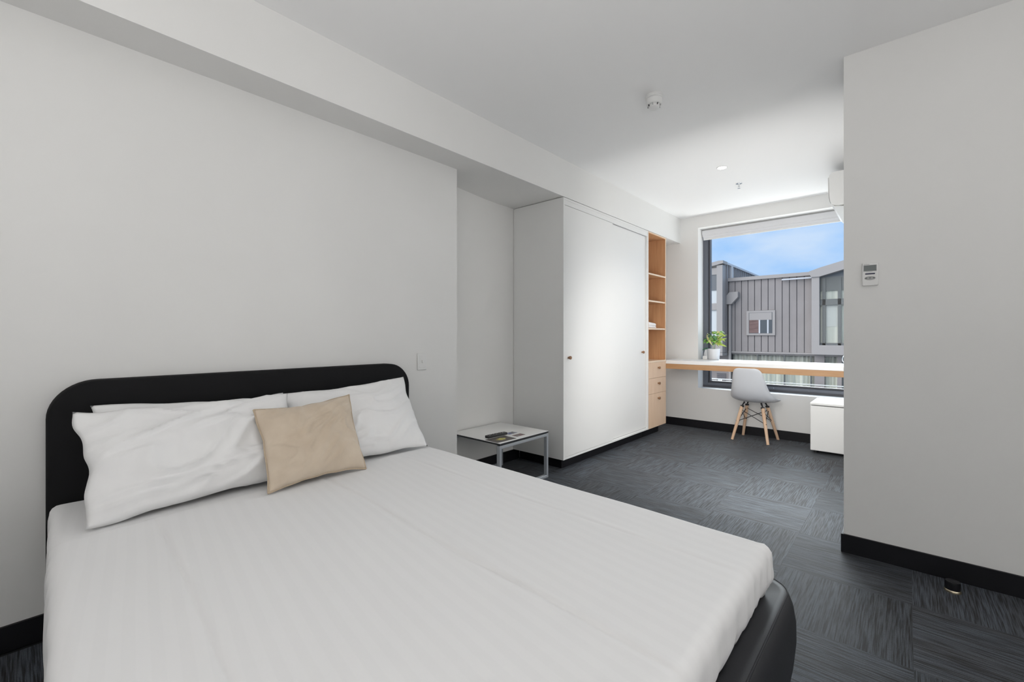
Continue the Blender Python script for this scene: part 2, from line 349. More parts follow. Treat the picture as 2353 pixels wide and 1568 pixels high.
# ------------------------------------------------------------ wardrobe
wr = thing('wardrobe', (-2.54, 4.06, 0), 'tall white built-in wardrobe with two sliding doors and round timber knobs', 'wardrobe')
Y0, Y1 = 3.205, 4.918
bm = B(); box(bm, XN+0.004, XB, Y0, Y0+0.018, 0.10, 2.415, 0.001, 1); s = obj('side_panel', bm, M['lam'], wr)
bm = B(); box(bm, XN+0.004, XB, Y1-0.020, Y1, 0.10, 2.415, 0.001, 1); obj('side_panel', bm, M['lam'], wr)
bm = B(); box(bm, XN+0.004, XB-0.002, Y0+0.018, Y1-0.020, 0.10, 0.119, 0.001, 1); obj('bottom_panel', bm, M['lam'], wr)
bm = B(); box(bm, XN+0.004, XB-0.002, Y0+0.018, Y1-0.020, 2.396, 2.415); obj('top_panel', bm, M['lam'], wr)
bm = B(); box(bm, XB-0.022, XB-0.003, Y0+0.019, Y1-0.021, 2.353, 2.396, 0.001, 1); obj('pelmet', bm, M['lam'], wr)
bm = B(); box(bm, XN+0.004, XN+0.012, Y0+0.018, Y1-0.020, 0.12, 2.396); obj('back_panel', bm, M['lam'], wr)
bm = B(); box(bm, XB-0.021, XB-0.004, Y0+0.020, 4.085, 0.122, 2.350, 0.001, 1); d1 = obj('sliding_door', bm, M['lam'], wr)
bm = B(); box(bm, XB-0.043, XB-0.026, 4.060, Y1-0.026, 0.122, 2.352, 0.001, 1); d2 = obj('sliding_door', bm, M['lam'], wr)
bm = B(); box(bm, XB-0.024, XB-0.021, 4.09, Y1-0.022, 0.1195, 0.124); obj('floor_track', bm, M['midg'], wr)
def knob(y, z, parent, x=XB-0.004):
    bm = B(); t = B(); lathe(t, [(0.009, 0), (0.009, 0.012), (0.015, 0.016), (0.016, 0.026), (0.014, 0.030)], 16)
    merge(bm, t, Matrix.Translation((x, y, z)) @ Matrix.Rotation(R(90), 4, 'Y')); return obj('knob', bm, M['knob'], parent, smooth=True)
knob(3.285, 1.000, d1); knob(4.800, 1.006, d2, XB-0.026)
bm = B(); box(bm, XN+0.02, XB-0.075, Y0+0.075, Y1-0.002, 0, 0.0995); obj('plinth', bm, M['black'], wr)

# ------------------------------------------------------------ oak shelf and drawer unit
YS0, YS1, XS = 4.920, 5.420, -2.70
su = thing('shelf_unit', (-2.5, 5.17, 0), 'tall narrow oak unit with open shelves above three drawers beside the wardrobe', 'shelving')
bm = B(); box(bm, XN+0.004, XB-0.001, YS0, YS0+0.006, 0.10, 2.415); obj('side_panel', bm, M['oak'], su)
bm = B(); box(bm, XN+0.004, XB-0.002, YS1-0.018, YS1, 0.10, 2.415); sp = obj('side_panel', bm, M['oak'], su)
bm = B(); box(bm, XB-0.002, XB, YS1-0.018, YS1, 0.895, 2.415); obj('edge_band', bm, M['oake'], sp)
bm = B(); box(bm, XN+0.004, XS, YS0+0.006, YS1-0.018, 0.10, 2.395); obj('back_panel', bm, M['oak'], su)
bm = B(); box(bm, XN+0.004, XB-0.002, YS0+0.006, YS1-0.018, 2.395, 2.415); tp = obj('top_panel', bm, M['oak'], su)
bm = B(); box(bm, XB-0.002, XB, YS0+0.006, YS1-0.018, 2.403, 2.415); obj('edge_band', bm, M['oake'], tp)
for z in (1.932, 1.613, 1.285):
    full_w = z > 1.9
    bm = B(); box(bm, XS, XB-0.004, YS0+0.006, YS1-0.018, z-0.018, z); sh = obj('shelf', bm, M['oak'], su)
    bm = B(); box(bm, XB-0.004, XB-0.001, YS0+0.006, YS1-(0.018 if full_w else 0.030), z-0.018, z); obj('edge_band', bm, M['oake'], sh)
bm = B(); box(bm, XS, XB-0.003, YS0+0.006, YS1-0.018, 0.875, 0.893); sh = obj('counter_shelf', bm, M['oakl'], su)
bm = B(); box(bm, XB-0.003, XB, YS0+0.001, YS1, 0.877, 0.896); obj('edge_band', bm, M['oake'], sh)
bm = B(); box(bm, XN+0.02, XB-0.075, YS0+0.002, 5.36, 0, 0.0995); obj('plinth', bm, M['black'], su)
for z0, z1 in ((0.690, 0.874), (0.506, 0.687), (0.101, 0.503)):
    bm = B(); box(bm, XB-0.020, XB, YS0+0.002, YS1-0.0005, z0, z1, 0.001, 1); d = obj('drawer_front', bm, M['oakl'], su)
    knob(5.184, z1-0.066 if z1 > 0.6 else z1-0.062, d, XB)
# folded white towel on shelf
bm = B(); n = 26
prof = []
for (y0, y1, z0, z1) in ((4.930, 5.262, 1.286, 1.325), (4.930, 5.255, 1.322, 1.372)):
    box(bm, -2.62, -2.300, y0, y1, z0, z1, 0.019, 5)
for v in bm.verts:
    v.co.z += 0.004*noise.noise(v.co*14) - 0.03*max(0, (v.co.y-5.12)/0.13)**2*(v.co.z-1.286)/0.08
o = obj('folded_towel', bm, M['linen'], smooth=True, sharp=80, loc=(-2.45, 5.09, 1.285)); tag(o, 'white folded towel on the third open shelf of the oak unit', 'towel')

# ------------------------------------------------------------ desk
dk = thing('desk', (-1.25, 5.75, 0.78), 'long wall-to-wall white stone desk top with an oak front edge under the window', 'desk')
DY0 = 5.425
bm = B(); box(bm, -2.30, XR, DY0, YW-0.001, 0.846, 0.888, 0.002, 1); box(bm, WX0+0.002, XR-0.002, YW-0.002, 6.085, 0.846, 0.888, 0.001, 1); obj('desk_top', bm, M['stone'], dk)
bm = B(); box(bm, -2.30, XR, DY0+0.003, DY0+0.036, 0.784, 0.846, 0.001, 1); obj('front_rail', bm, M['oakh'], dk)
bm = B(); box(bm, -2.30, XR, DY0+0.036, YW-0.02, 0.828, 0.846); obj('underside_panel', bm, M['lam'], dk)

# ------------------------------------------------------------ mini fridge
fr = thing('mini_fridge', (-0.5, 5.64, 0), 'small white bar fridge standing on the carpet under the right end of the desk', 'fridge')
FX0, FX1 = -0.737, -0.280
bm = B(); box(bm, FX0, FX1, 5.455, 5.875, 0.02, 0.492, 0.006); obj('cabinet', bm, M['white'], fr)
bm = B(); box(bm, FX0, FX1, 5.405, 5.450, 0.030, 0.484, 0.006); dr = obj('door', bm, M['white'], fr)
bm = B(); box(bm, FX0-0.001, FX1, 5.400, 5.880, 0.492, 0.515, 0.005); obj('top_panel', bm, M['white'], fr)
bm = B(); box(bm, FX0+0.006, FX1-0.006, 5.4495, 5.456, 0.035, 0.48); obj('door_seal', bm, M['midg'], fr)
for x in (FX0+0.04, FX1-0.04):
    for y in (5.46, 5.84):
        bm = B(); tube(bm, (x, y, 0), (x, y, 0.022), 0.014); obj('foot', bm, M['dark'], fr)

# ------------------------------------------------------------ shell chair
ch = thing('shell_chair', (-1.303, 5.640, 0), 'light grey plastic shell chair on four beech legs pushed under the desk', 'chair', rz=R(-4.5))
rows = [(-.268, .832, .075, .010, 0), (-.271, .829, .105, .016, 0), (-.271, .815, .132, .022, 0), (-.268, .785, .150, .03, 0), (-.261, .73, .160, .042, 0), (-.250, .66, .176, .058, 0),
        (-.236, .59, .192, .075, .004), (-.213, .53, .210, .088, .014), (-.175, .482, .224, .085, .032), (-.12, .451, .235, .055, .052), (-.05, .437, .236, .02, .058),
        (.04, .434, .235, .0, .050), (.12, .440, .230, 0, .032), (.175, .445, .220, 0, .014), (.208, .441, .200, 0, .004), (.225, .428, .165, 0, 0), (.228, .418, .12, 0, 0)]
bm = B(); nu = 20; grid = []
for (y, z, w, ef, eu) in rows:
    r = []
    for k in range(nu+1):
        u = -1+2*k/nu; a = abs(u)**2.4
        r.append(bm.verts.new((w*math.sin(u*PI/2*0.92)/math.sin(PI/2*0.92), y+ef*a, z+eu*a)))
    grid.append(r)
for a, b in zip(grid, grid[1:]):
    for k in range(nu): bm.faces.new((a[k], b[k], b[k+1], a[k+1]))
sh = local('seat_shell', bm, M['chair'], ch, smooth=True, sharp=180)
mo = sh.modifiers.new('sub', 'SUBSURF'); mo.levels = 1; mo.render_levels = 2
mo = sh.modifiers.new('thick', 'SOLIDIFY'); mo.thickness = 0.006; mo.offset = 0
ca, sa = math.cos(R(4.5)), math.sin(R(4.5))
def loc(x, y): dx, dy = x+1.303, y-5.640; return (dx*ca-dy*sa, dx*sa+dy*ca)
feet = [loc(*p) for p in ((-1.505, 5.505), (-1.473, 5.840), (-1.134, 5.480), (-1.105, 5.838))]
tops = [(-.108, -.075), (-.108, .085), (.108, -.075), (.108, .085)]
legs = []
for (fx, fy), (tx, ty) in zip(feet, tops):
    a = Vector((fx, fy, 0)); b = Vector((tx, ty, 0.388)); legs.append((a, b))
    bm = B(); tube(bm, a, b, 0.0145, 0.0195, 16); local('leg', bm, M['beech'], ch, smooth=True)
def on(leg, z): a, b = leg; return a+(b-a)*(z/0.388)
bm = B(); wr_ = 0.0038
for i_, j_ in ((0, 2), (0, 1), (2, 3), (1, 3)):
    for p, q in ((i_, j_), (j_, i_)): tube(bm, on(legs[p], 0.345), on(legs[q], 0.215), wr_, n=8)
for L in legs:
    for z in (0.345, 0.215):
        p = on(L, z); inn = Vector((-p.x, -p.y, 0)).normalized(); tube(bm, p+inn*0.022, p-inn*0.019, 0.005, n=8)
local('cross_brace', bm, M['wire'], ch)
for L, (tx, ty) in zip(legs, tops):
    bm = B(); tube(bm, L[1]-Vector((0, 0, 0.012)), L[1]+Vector((0, 0, 0.006)), 0.0205, 0.020, 16)
    tube(bm, L[1]+Vector((0, 0, 0.003)), Vector((tx*0.8, ty*0.8, 0.436)), 0.006, 0.010, 10); local('mount_bracket', bm, M['wire'], ch)

# ------------------------------------------------------------ things on the desk
px_, py_ = -1.855, 5.985
pp = thing('potted_plant', (px_, py_, 0.888), 'leafy green and yellow plant in a white pot on the left end of the desk', 'plant')
bm = B(); lathe(bm, [(0.060, 0), (0.066, 0.006), (0.074, 0.115), (0.076, 0.138), (0.070, 0.138), (0.068, 0.11), (0.02, 0.108)], 32, (px_, py_, 0.888)); obj('pot', bm, M['pot'], pp, smooth=True)
bm = B(); lathe(bm, [(0.067, 0.0), (0.05, 0.008), (0.01, 0.012)], 20, (px_, py_, 0.998)); obj('soil', bm, M['soil'], pp, smooth=True)
leafm = []
for nm, c in (('bright_green_leaf', (0.20, 0.42, 0.07)), ('yellow_leaf', (0.62, 0.60, 0.28)), ('dark_green_leaf', (0.05, 0.13, 0.08)), ('mid_green_leaf', (0.14, 0.30, 0.13)), ('lime_leaf', (0.42, 0.55, 0.10)), ('pink_stem_leaf', (0.5, 0.36, 0.28))):
    leafm.append(noisy(mat(nm, c, 0.45, spec=0.4), tuple(v*0.8 for v in c), tuple(min(1, v*1.25) for v in c), nscale=30))
def leaf(base, tip, width, m, droop=0.02, name='leaf'):
    base = Vector(base); tip = Vector(tip); d = tip-base; L = d.length
    side = d.cross(Vector((random.uniform(-.6, .6), random.uniform(-1.5, -.4), random.uniform(.2, .9)))).normalized(); up = side.cross(d).normalized()
    bm = B(); n = 8; pr = None
    for k in range(n+1):
        t = k/n; c = base+d*t+up*(math.sin(t*PI)*droop)-Vector((0, 0, droop*t*t)); w = width*math.sin(PI*min(1, t**0.8))**0.8+0.0006
        cur = [bm.verts.new(c-side*w+up*w*0.25), bm.verts.new(c-up*w*0.1), bm.verts.new(c+side*w+up*w*0.25)]
        if pr:
            for q in range(2): bm.faces.new((pr[q], cur[q], cur[q+1], pr[q+1]))
        pr = cur
    o = obj(name, bm, leafm[m], pp, smooth=True, sharp=180)
    md = o.modifiers.new('t', 'SOLIDIFY'); md.thickness = 0.0012
    return o
top0 = Vector((px_, py_, 1.0))
stems = []
for k in range(9):
    a = 2*PI*k/9+0.3; r = 0.045+0.03*random.random(); h = 0.11+0.08*random.random()
    p1 = top0+Vector((math.cos(a)*r, math.sin(a)*r*0.8, h)); stems.append(p1)
    bm = B(); mid = top0+Vector((math.cos(a)*r*0.35, math.sin(a)*r*0.3, h*0.6))
    tube(bm, top0+Vector((math.cos(a)*0.01, math.sin(a)*0.01, 0)), mid, 0.0022, 0.002, 6); tube(bm, mid, p1, 0.002, 0.0015, 6)
    obj('stem', bm, leafm[3] if k % 3 else leafm[5], pp)
for k in range(78):
    s = random.choice(stems); a = random.uniform(0, 2*PI); e = random.uniform(-0.5, 0.9)
    s = s+Vector((random.uniform(-.03, .03), random.uniform(-.03, .03), random.uniform(-.035, .055)))
    L = random.uniform(0.045, 0.075); d = Vector((math.cos(a)*math.cos(e), math.sin(a)*math.cos(e), math.sin(e)))
    tip = s+d*L
    tip.y = min(tip.y, 6.08)
    right = s.x > px_
    leaf(s, tip, random.uniform(0.013, 0.021), random.choice((4, 0, 3, 4, 1) if right else (0, 3, 2, 0, 3, 1)))
leaf((px_+0.05, py_-0.02, 1.12), (px_+0.165, py_-0.01, 1.225), 0.016, 4); leaf((px_+0.05, py_-0.03, 1.11), (px_+0.17, py_-0.04, 1.18), 0.012, 4)
leaf((px_+0.04, py_-0.03, 1.09), (px_+0.165, py_-0.03, 1.075), 0.014, 4); leaf((px_+0.08, py_-0.02, 1.15), (px_+0.15, py_-0.03, 1.135), 0.010, 4)
leaf((px_-0.07, py_-0.05, 1.185), (px_+0.01, py_-0.08, 1.085), 0.014, 1); leaf((px_-0.05, py_-0.03, 1.03), (px_-0.13, py_-0.04, 1.025), 0.011, 2)
leaf((px_-0.06, py_-0.02, 1.13), (px_-0.135, py_-0.03, 1.15), 0.013, 2)
# slim white vase and small white box by the pot
bm = B(); lathe(bm, [(0.030, 0), (0.036, 0.004), (0.037, 0.03), (0.028, 0.08), (0.019, 0.115), (0.016, 0.130), (0.013, 0.130), (0.012, 0.115), (0.004, 0.11)], 28, (-1.960, 6.025, 0.888))
tag(obj('vase', bm, M['pot'], smooth=True, loc=(-1.960, 6.025, 0.888)), 'slim white vase half hidden behind the plant pot', 'vase')
ob = thing('adapter', (-1.945, 5.93, 0.888), 'small white plug adapter block left of the plant pot', 'adapter')
bm = B(); box(bm, -1.972, -1.918, 5.915, 5.945, 0.8885, 0.932, 0.004); obj('body', bm, M['white'], ob)
bm = B()
for dx in (-0.010, 0.008): box(bm, -1.945+dx-0.0035, -1.945+dx+0.0035, 5.9145, 5.9155, 0.908, 0.911)
obj('socket_slot', bm, M['midg'], ob)
# chrome kettle
kx, ky = -0.405, 5.80
kt = thing('kettle', (kx, ky, 0.888), 'polished chrome kettle with loop handle at the right end of the desk', 'kettle')
bm = B(); lathe(bm, [(0.060, 0), (0.064, 0.005), (0.064, 0.012), (0.062, 0.02), (0.055, 0.085), (0.050, 0.10)], 32, (kx, ky, 0.888)); obj('body', bm, M['chrome'], kt, smooth=True)
bm = B(); lathe(bm, [(0.052, 0), (0.054, 0.004), (0.052, 0.010), (0.030, 0.016)], 32, (kx, ky, 0.988)); obj('lid', bm, M['white'], kt, smooth=True)
bm = B(); pts = []
for k in range(17):
    a = R(70)+R(220)*k/16; pts.append(Vector((kx-0.068+0.034*math.cos(a), ky-0.004, 0.948+0.042*math.sin(a))))
for a, b in zip(pts, pts[1:]): tube(bm, a, b, 0.0045, n=8)
obj('handle', bm, M['chrome'], kt, smooth=True)
bm = B(); tube(bm, pts[0]+Vector((-.025, 0, .010)), (kx-0.03, ky, 0.998), 0.006, 0.006, 8); obj('thumb_rest', bm, M['white'], kt)

# ------------------------------------------------------------ low table in the niche
TX0, TX1, TY0, TY1, TZ = -2.822, -2.262, 2.405, 3.005, 0.392
tb = thing('side_table', (-2.54, 2.70, 0), 'low square white-topped table with silver sled frame standing in the niche', 'table')
bm = B(); box(bm, TX0, TX1, TY0, TY1, TZ-0.003, TZ, 0.001, 1); obj('tabletop', bm, M['tabt'], tb)
bm = B(); box(bm, TX0+0.001, TX1-0.001, TY0+0.001, TY1-0.001, TZ-0.015, TZ-0.003); obj('core', bm, M['tabe'], tb)
bm = B(); box(bm, TX0+0.02, TX1-0.012, TY0+0.03, TY1-0.012, TZ-0.021, TZ-0.015); obj('spacer', bm, M['tabe'], tb)
def tubebox(name, *b):
    bm = B(); box(bm, *b, 0.0015, 1); return obj(name, bm, M['silver'], tb)
tw = 0.022; zt = TZ-0.021
for xa in (TX1-0.002-0.032, TX0+0.004):
    xb = xa+0.032
    tubebox('top_rail', xa, xb, TY0+tw, TY1-tw, zt-tw, zt)
    tubebox('leg', xa, xb, TY0, TY0+tw, 0.0, zt); tubebox('leg', xa, xb, TY1-tw, TY1, 0.0, zt)
    tubebox('foot_rail', xa, xb, TY0+tw, TY1-tw, 0.0, tw)
# remote control
rc = thing('remote_control', (-2.45, 2.56, TZ), 'black remote control lying on the white low table', 'remote')
def oriented(bm, cx, cy, z, ang): bmesh.ops.transform(bm, matrix=Matrix.Translation((cx, cy, z)) @ Matrix.Rotation(ang, 4, 'Z'), verts=bm.verts[:])
RA = R(86)
bm = B(); box(bm, -0.105, 0.105, -0.021, 0.021, 0.0, 0.020, 0.006, 3)
for v in bm.verts: v.co.z += 0.0
oriented(bm, -2.452, 2.565, TZ+0.0005, RA); obj('body', bm, M['dark'], rc, smooth=True)
for a in range(9):
    for b in range(3):
        bm = B(); lathe(bm, [(0.0042, 0), (0.0038, 0.0018)], 8, (-0.078+a*0.017, -0.011+b*0.011, 0.0200)); oriented(bm, -2.452, 2.565, TZ+0.0005, RA); obj('button', bm, M['midg'] if (a+b) % 4 == 0 else M['wire'], rc)
# printed cards
def print_mat(name, c0, c1, c2, scale):
    m = mat(name, c0, 0.35, spec=0.5); b = m.node_tree.nodes['Principled BSDF']
    t = nd(m, 'ShaderNodeTexCoord'); n = nd(m, 'ShaderNodeTexNoise'); n.inputs['Scale'].default_value = scale; n.inputs['Detail'].default_value = 3
    r = nd(m, 'ShaderNodeValToRGB'); e = r.color_ramp.elements; e[0].position = 0.42; e[0].color = (*c0, 1); e[1].position = 0.62; e[1].color = (*c2, 1)
    x = e.new(0.52); x.color = (*c1, 1)
    lk(m, t.outputs['Object'], n.inputs['Vector']); lk(m, n.outputs['Fac'], r.inputs[0]); lk(m, r.outputs[0], b.inputs['Base Color']); return m
def card(cx, cy, lx, ly, ang, m, name, label):
    bm = B(); box(bm, -lx/2, lx/2, -ly/2, ly/2, 0, 0.0015)
    bmesh.ops.transform(bm, matrix=Matrix.Rotation(ang, 4, 'Z'), verts=bm.verts[:])
    bmesh.ops.translate(bm, verts=bm.verts[:], vec=(cx, cy, TZ+0.0003)); o = obj(name, bm, m, loc=(cx, cy, TZ)); return tag(o, label, 'brochure')
# brochure with a yellow flower print on dark
mb = mat('flower_print', (0.1, 0.08, 0.07), 0.35); b_ = mb.node_tree.nodes['Principled BSDF']
t_ = nd(mb, 'ShaderNodeTexCoord'); n_ = nd(mb, 'ShaderNodeTexNoise'); n_.inputs['Scale'].default_value = 38; n_.inputs['Detail'].default_value = 3
g_ = nd(mb, 'ShaderNodeTexGradient'); g_.gradient_type = 'SPHERICAL'; mp_ = nd(mb, 'ShaderNodeMapping'); mp_.inputs['Scale'].default_value = (18, 11, 1)
a_ = nd(mb, 'ShaderNodeMath'); a_.operation = 'MULTIPLY'; r_ = nd(mb, 'ShaderNodeValToRGB'); e = r_.color_ramp.elements
e[0].position = 0.16; e[0].color = (0.075, 0.06, 0.055, 1); e[1].position = 0.34; e[1].color = (0.62, 0.58, 0.14, 1); q_ = e.new(0.24); q_.color = (0.22, 0.17, 0.06, 1)
lk(mb, t_.outputs['Object'], n_.inputs['Vector']); lk(mb, t_.outputs['Object'], mp_.inputs[0]); lk(mb, mp_.outputs[0], g_.inputs[0])
lk(mb, n_.outputs['Fac'], a_.inputs[0]); lk(mb, g_.outputs['Fac'], a_.inputs[1]); lk(mb, a_.outputs[0], r_.inputs[0]); lk(mb, r_.outputs[0], b_.inputs['Base Color'])
card(-2.355, 2.515, 0.135, 0.205, R(-3), mb, 'brochure', 'dark brochure with yellow flower print on the low table in front of the remote')
card(-2.440, 2.725, 0.055, 0.100, R(2), print_mat('blue_print', (0.10, 0.10, 0.10), (0.35, 0.35, 0.42), (0.03, 0.05, 0.25), 22), 'card', 'small grey and blue printed card beside the end of the remote')
card(-2.345, 2.715, 0.055, 0.100, R(0), print_mat('maroon_print', (0.25, 0.12, 0.12), (0.14, 0.10, 0.10), (0.30, 0.30, 0.28), 22), 'card', 'small maroon and grey printed card nearest the table front')

# ------------------------------------------------------------ bed
bed = thing('bed', (-1.36, 0.86, 0), 'double bed with charcoal upholstered base and tall rounded black headboard', 'bed')
def rrect(x0, x1, y0, y1, r, n=8):
    pts = []
    for cx, cy, a0 in ((x1-r, y1-r, 0), (x0+r, y1-r, 90), (x0+r, y0+r, 180), (x1-r, y0+r, 270)):
        for k in range(n+1): a = R(a0+90*k/n); pts.append((cx+r*math.cos(a), cy+r*math.sin(a)))
    return pts
# headboard
bm = B(); HY0, HY1, HZ0, HZ1, HX0, HX1 = 0.083, 1.752, 0.165, 1.016, XL+0.002, -2.470
def hb(off, x, bm):
    pts = rrect(HY0+off, HY1-off, HZ0+off, HZ1-off, 0.05, 10)
    # upper corners get the larger radius
    res = []
    for cx, cy, a0, r in ((HY1, HZ1, 0, 0.15), (HY0, HZ1, 90, 0.15), (HY0, HZ0, 180, 0.03), (HY1, HZ0, 270, 0.03)):
        sx = -1 if cx == HY1 else 1; sy = -1 if cy == HZ1 else 1
        for k in range(13):
            a = R(a0+90*k/12); rr = max(0.002, r-off)
            res.append(bm.verts.new((x, cx+sx*(r)+rr*math.cos(a), cy+sy*(r)+rr*math.sin(a))))
    return res
rings = [hb(0.0, HX0, bm), hb(0.0, HX1-0.014, bm), hb(0.004, HX1-0.005, bm), hb(0.014, HX1, bm)]
for a, b in zip(rings, rings[1:]):
    for k in range(len(a)): bm.faces.new((a[k], a[(k+1) % len(a)], b[(k+1) % len(a)], b[k]))
bm.faces.new(rings[-1]); bm.faces.new(rings[0][::-1]); bmesh.ops.recalc_face_normals(bm, faces=bm.faces[:])
obj('headboard', bm, M['char'], bed, smooth=True, sharp=50)
# base
BX0, BX1, BY0, BY1 = -2.462, -0.268, 0.105, 1.625
prof = [(-0.10, 0.400), (-0.02, 0.418), (-0.003, 0.420), (0.004, 0.414), (0.015, 0.385), (0.022, 0.34), (0.023, 0.28), (0.016, 0.21), (0.004, 0.14), (-0.014, 0.085), (-0.04, 0.052), (-0.07, 0.045)]
bm = B(); rings = []
for off, z in prof:
    rings.append([bm.verts.new((x, y, z)) for x, y in rrect(BX0, BX1+off, BY0-off, BY1+off, max(0.02, 0.085+off), 8)])
for a, b in zip(rings, rings[1:]):
    for k in range(len(a)): bm.faces.new((a[k], a[(k+1) % len(a)], b[(k+1) % len(a)], b[k]))
bm.faces.new(rings[0]); bm.faces.new(rings[-1][::-1]); bmesh.ops.recalc_face_normals(bm, faces=bm.faces[:])
bs = obj('base', bm, M['char2'], bed, smooth=True, sharp=70)
bm = B(); pts = rrect(BX0, BX1-0.001, BY0+0.001, BY1-0.001, 0.084, 8)
for a, b in zip(pts, pts[1:]+pts[:1]): tube(bm, (*a, 0.4185), (*b, 0.4185), 0.0028, n=6)
obj('piping', bm, M['char2'], bs)
for x in (-2.35, -0.42):
    for y in (0.19, 1.50):
        bm = B(); tube(bm, (x, y, 0), (x, y, 0.05), 0.022, 0.026); obj('leg', bm, M['dark'], bed)
bm = B(); box(bm, -2.455, -0.335, 0.125, 1.575, 0.405, 0.535, 0.03, 3); obj('mattress', bm, M['linen'], bed)

# fitted sheet: draped shell with folds
SX0, SX1, SY0, SY1, ST = -2.440, -0.306, 0.085, 1.612, 0.553
def foldmap(s, a, b, r, d):
    # returns (position along axis, drop); outside the flat part the cloth rolls over radius r
    if s < a+r:
        q = (a+r-s)/r
        if q < PI/2: return a+r-r*math.sin(q), r-r*math.cos(q)
        return a, r+(q-PI/2)*r
    if s > b-r:
        q = (s-b+r)/r
        if q < PI/2: return b-r+r*math.sin(q), r-r*math.cos(q)
        return b, r+(q-PI/2)*r
    return s, 0.0
D = 0.145
def samples(a, b, n, r):
    ext = D-r+r*PI/2
    lo = [a+r-ext+(ext)*k/12 for k in range(12)]; mid = [a+r+(b-a-2*r)*k/n for k in range(n+1)]; hi = [b-r+ext*k/12 for k in range(1, 13)]
    return lo+mid+hi
r0 = 0.034
us = samples(SX0, SX1, 220, r0); vs_ = samples(SY0, SY1, 250, r0)
FOLD_X = -1.975
def crease(x, y):
    z = 0.0
    for (x0, y0, x1, y1, amp, w) in ((-1.97, 0.328, -0.30, 0.235, -0.0050, 0.007), (-1.95, 0.93, -0.30, 0.835, -0.0045, 0.007), (-1.95, 1.36, -0.3, 1.30, -0.0012, 0.006)):
        t = (x-x0)/(x1-x0)
        if 0 <= t <= 1:
            yy = y0+(y1-y0)*t+0.004*math.sin(t*9); z += amp*math.exp(-((y-yy)/w)**2)*(0.5+0.5*abs(math.sin(t*5+1)))+0.0012*math.exp(-((y-yy-0.015)/0.012)**2)
    return z
bm = B(); g = []
for s in us:
    row = []
    for t in vs_:
        x, dx = foldmap(s, SX0, SX1, r0, D); y, dy = foldmap(t, SY0, SY1, r0, D)
        ins = 0.02*min(1, max(0, (x-(-1.2))/0.9))
        # cloth drops: blend both directions at corners
        drop = min((dx**5+dy**5)**(1/5), D)
        z = ST-drop
        cl = min(1, drop/0.06)
        # round the plan corners
        cxr = 0.026
        for ex, sx_ in ((SX1, 1), (SX0, -1)):
            for ey, sy_ in ((SY1, 1), (SY0, -1)):
                ax, ay = (x-(ex-sx_*cxr))*sx_, (y-(ey-sy_*cxr))*sy_
                if ax > 0 and ay > 0:
                    rr = math.hypot(ax, ay); mx = max(ax, ay)
                    if rr > 1e-6:
                        k_ = mx/rr; x = ex-sx_*cxr+sx_*ax*k_; y = ey-sy_*cxr+sy_*ay*k_
        # taper to the foot on the right side
        if y > 1.2: y -= 0.055*((y-1.2)/0.41)*max(0, (x+2.1)/1.8)
        p = Vector((x, y, z))
        # tuck-in at the bottom of the drape
        if t < 0.8:   # cover hangs further down on the near left side and spreads out
            y -= 0.052*min(1, max(0, (x+2.38)/1.25))*(0.35+0.65*min(1, max(0, 0.35-t)/0.3))
            z -= 0.9*max(0, dy-0.06)
        tk = max(0, (drop-0.085)/0.06) if t > 0.8 or dx > 0 else 0
        if dx > 0: x += (-1 if s > -1 else 1)*0.024*tk
        if dy > 0: y += -0.020*tk if t > 0.8 else 0.0
        # soft undulation, wrinkles on the sides and in the foot corner
        wv = 0.0035*noise.noise(Vector((x*2.2, y*3.2, 0.3)))+0.0016*noise.noise(Vector((x*3, y*11, 2)))
        z += wv*(1-cl)+crease(x, y)*(1-cl)
        if dy > 0: y += (0.007*noise.noise(Vector((x*7, 0, drop*9)))+0.003*math.sin(x*55+3*math.sin(x*7)))*cl
        if dx > 0 and s > -1: x += (0.006*noise.noise(Vector((0, y*8, drop*8)))+0.003*math.sin(y*70+3*math.sin(y*9)))*cl
        c = Vector((SX1-0.02, SY1-0.07)); dd = (Vector((x, y))-c).length
        if dd < 0.32:
            ang = math.atan2(y-c.y, x-c.x); f = (1-dd/0.32)**1.3
            z += 0.0050*f*math.sin(ang*17)*(0.25+cl); x += 0.004*f*math.sin(ang*22)*cl
        # turned-down band near the pillows
        z += 0.007*(1/(1+math.exp(-(x-FOLD_X+0.07*(y-0.3))/0.003)))*(1-cl)
        row.append(bm.verts.new((x, y, z)))
    g.append(row)
for a, b in zip(g, g[1:]):
    for k in range(len(vs_)-1): bm.faces.new((a[k], b[k], b[k+1], a[k+1]))
sheet = obj('bed_sheet', bm, M['sheet'], smooth=True, sharp=180, loc=(-1.36, 0.86, 0.42))
tag(sheet, 'white striped cotton bed cover tucked over the mattress', 'bed cover')
md = sheet.modifiers.new('t', 'SOLIDIFY'); md.thickness = 0.003; md.offset = -1

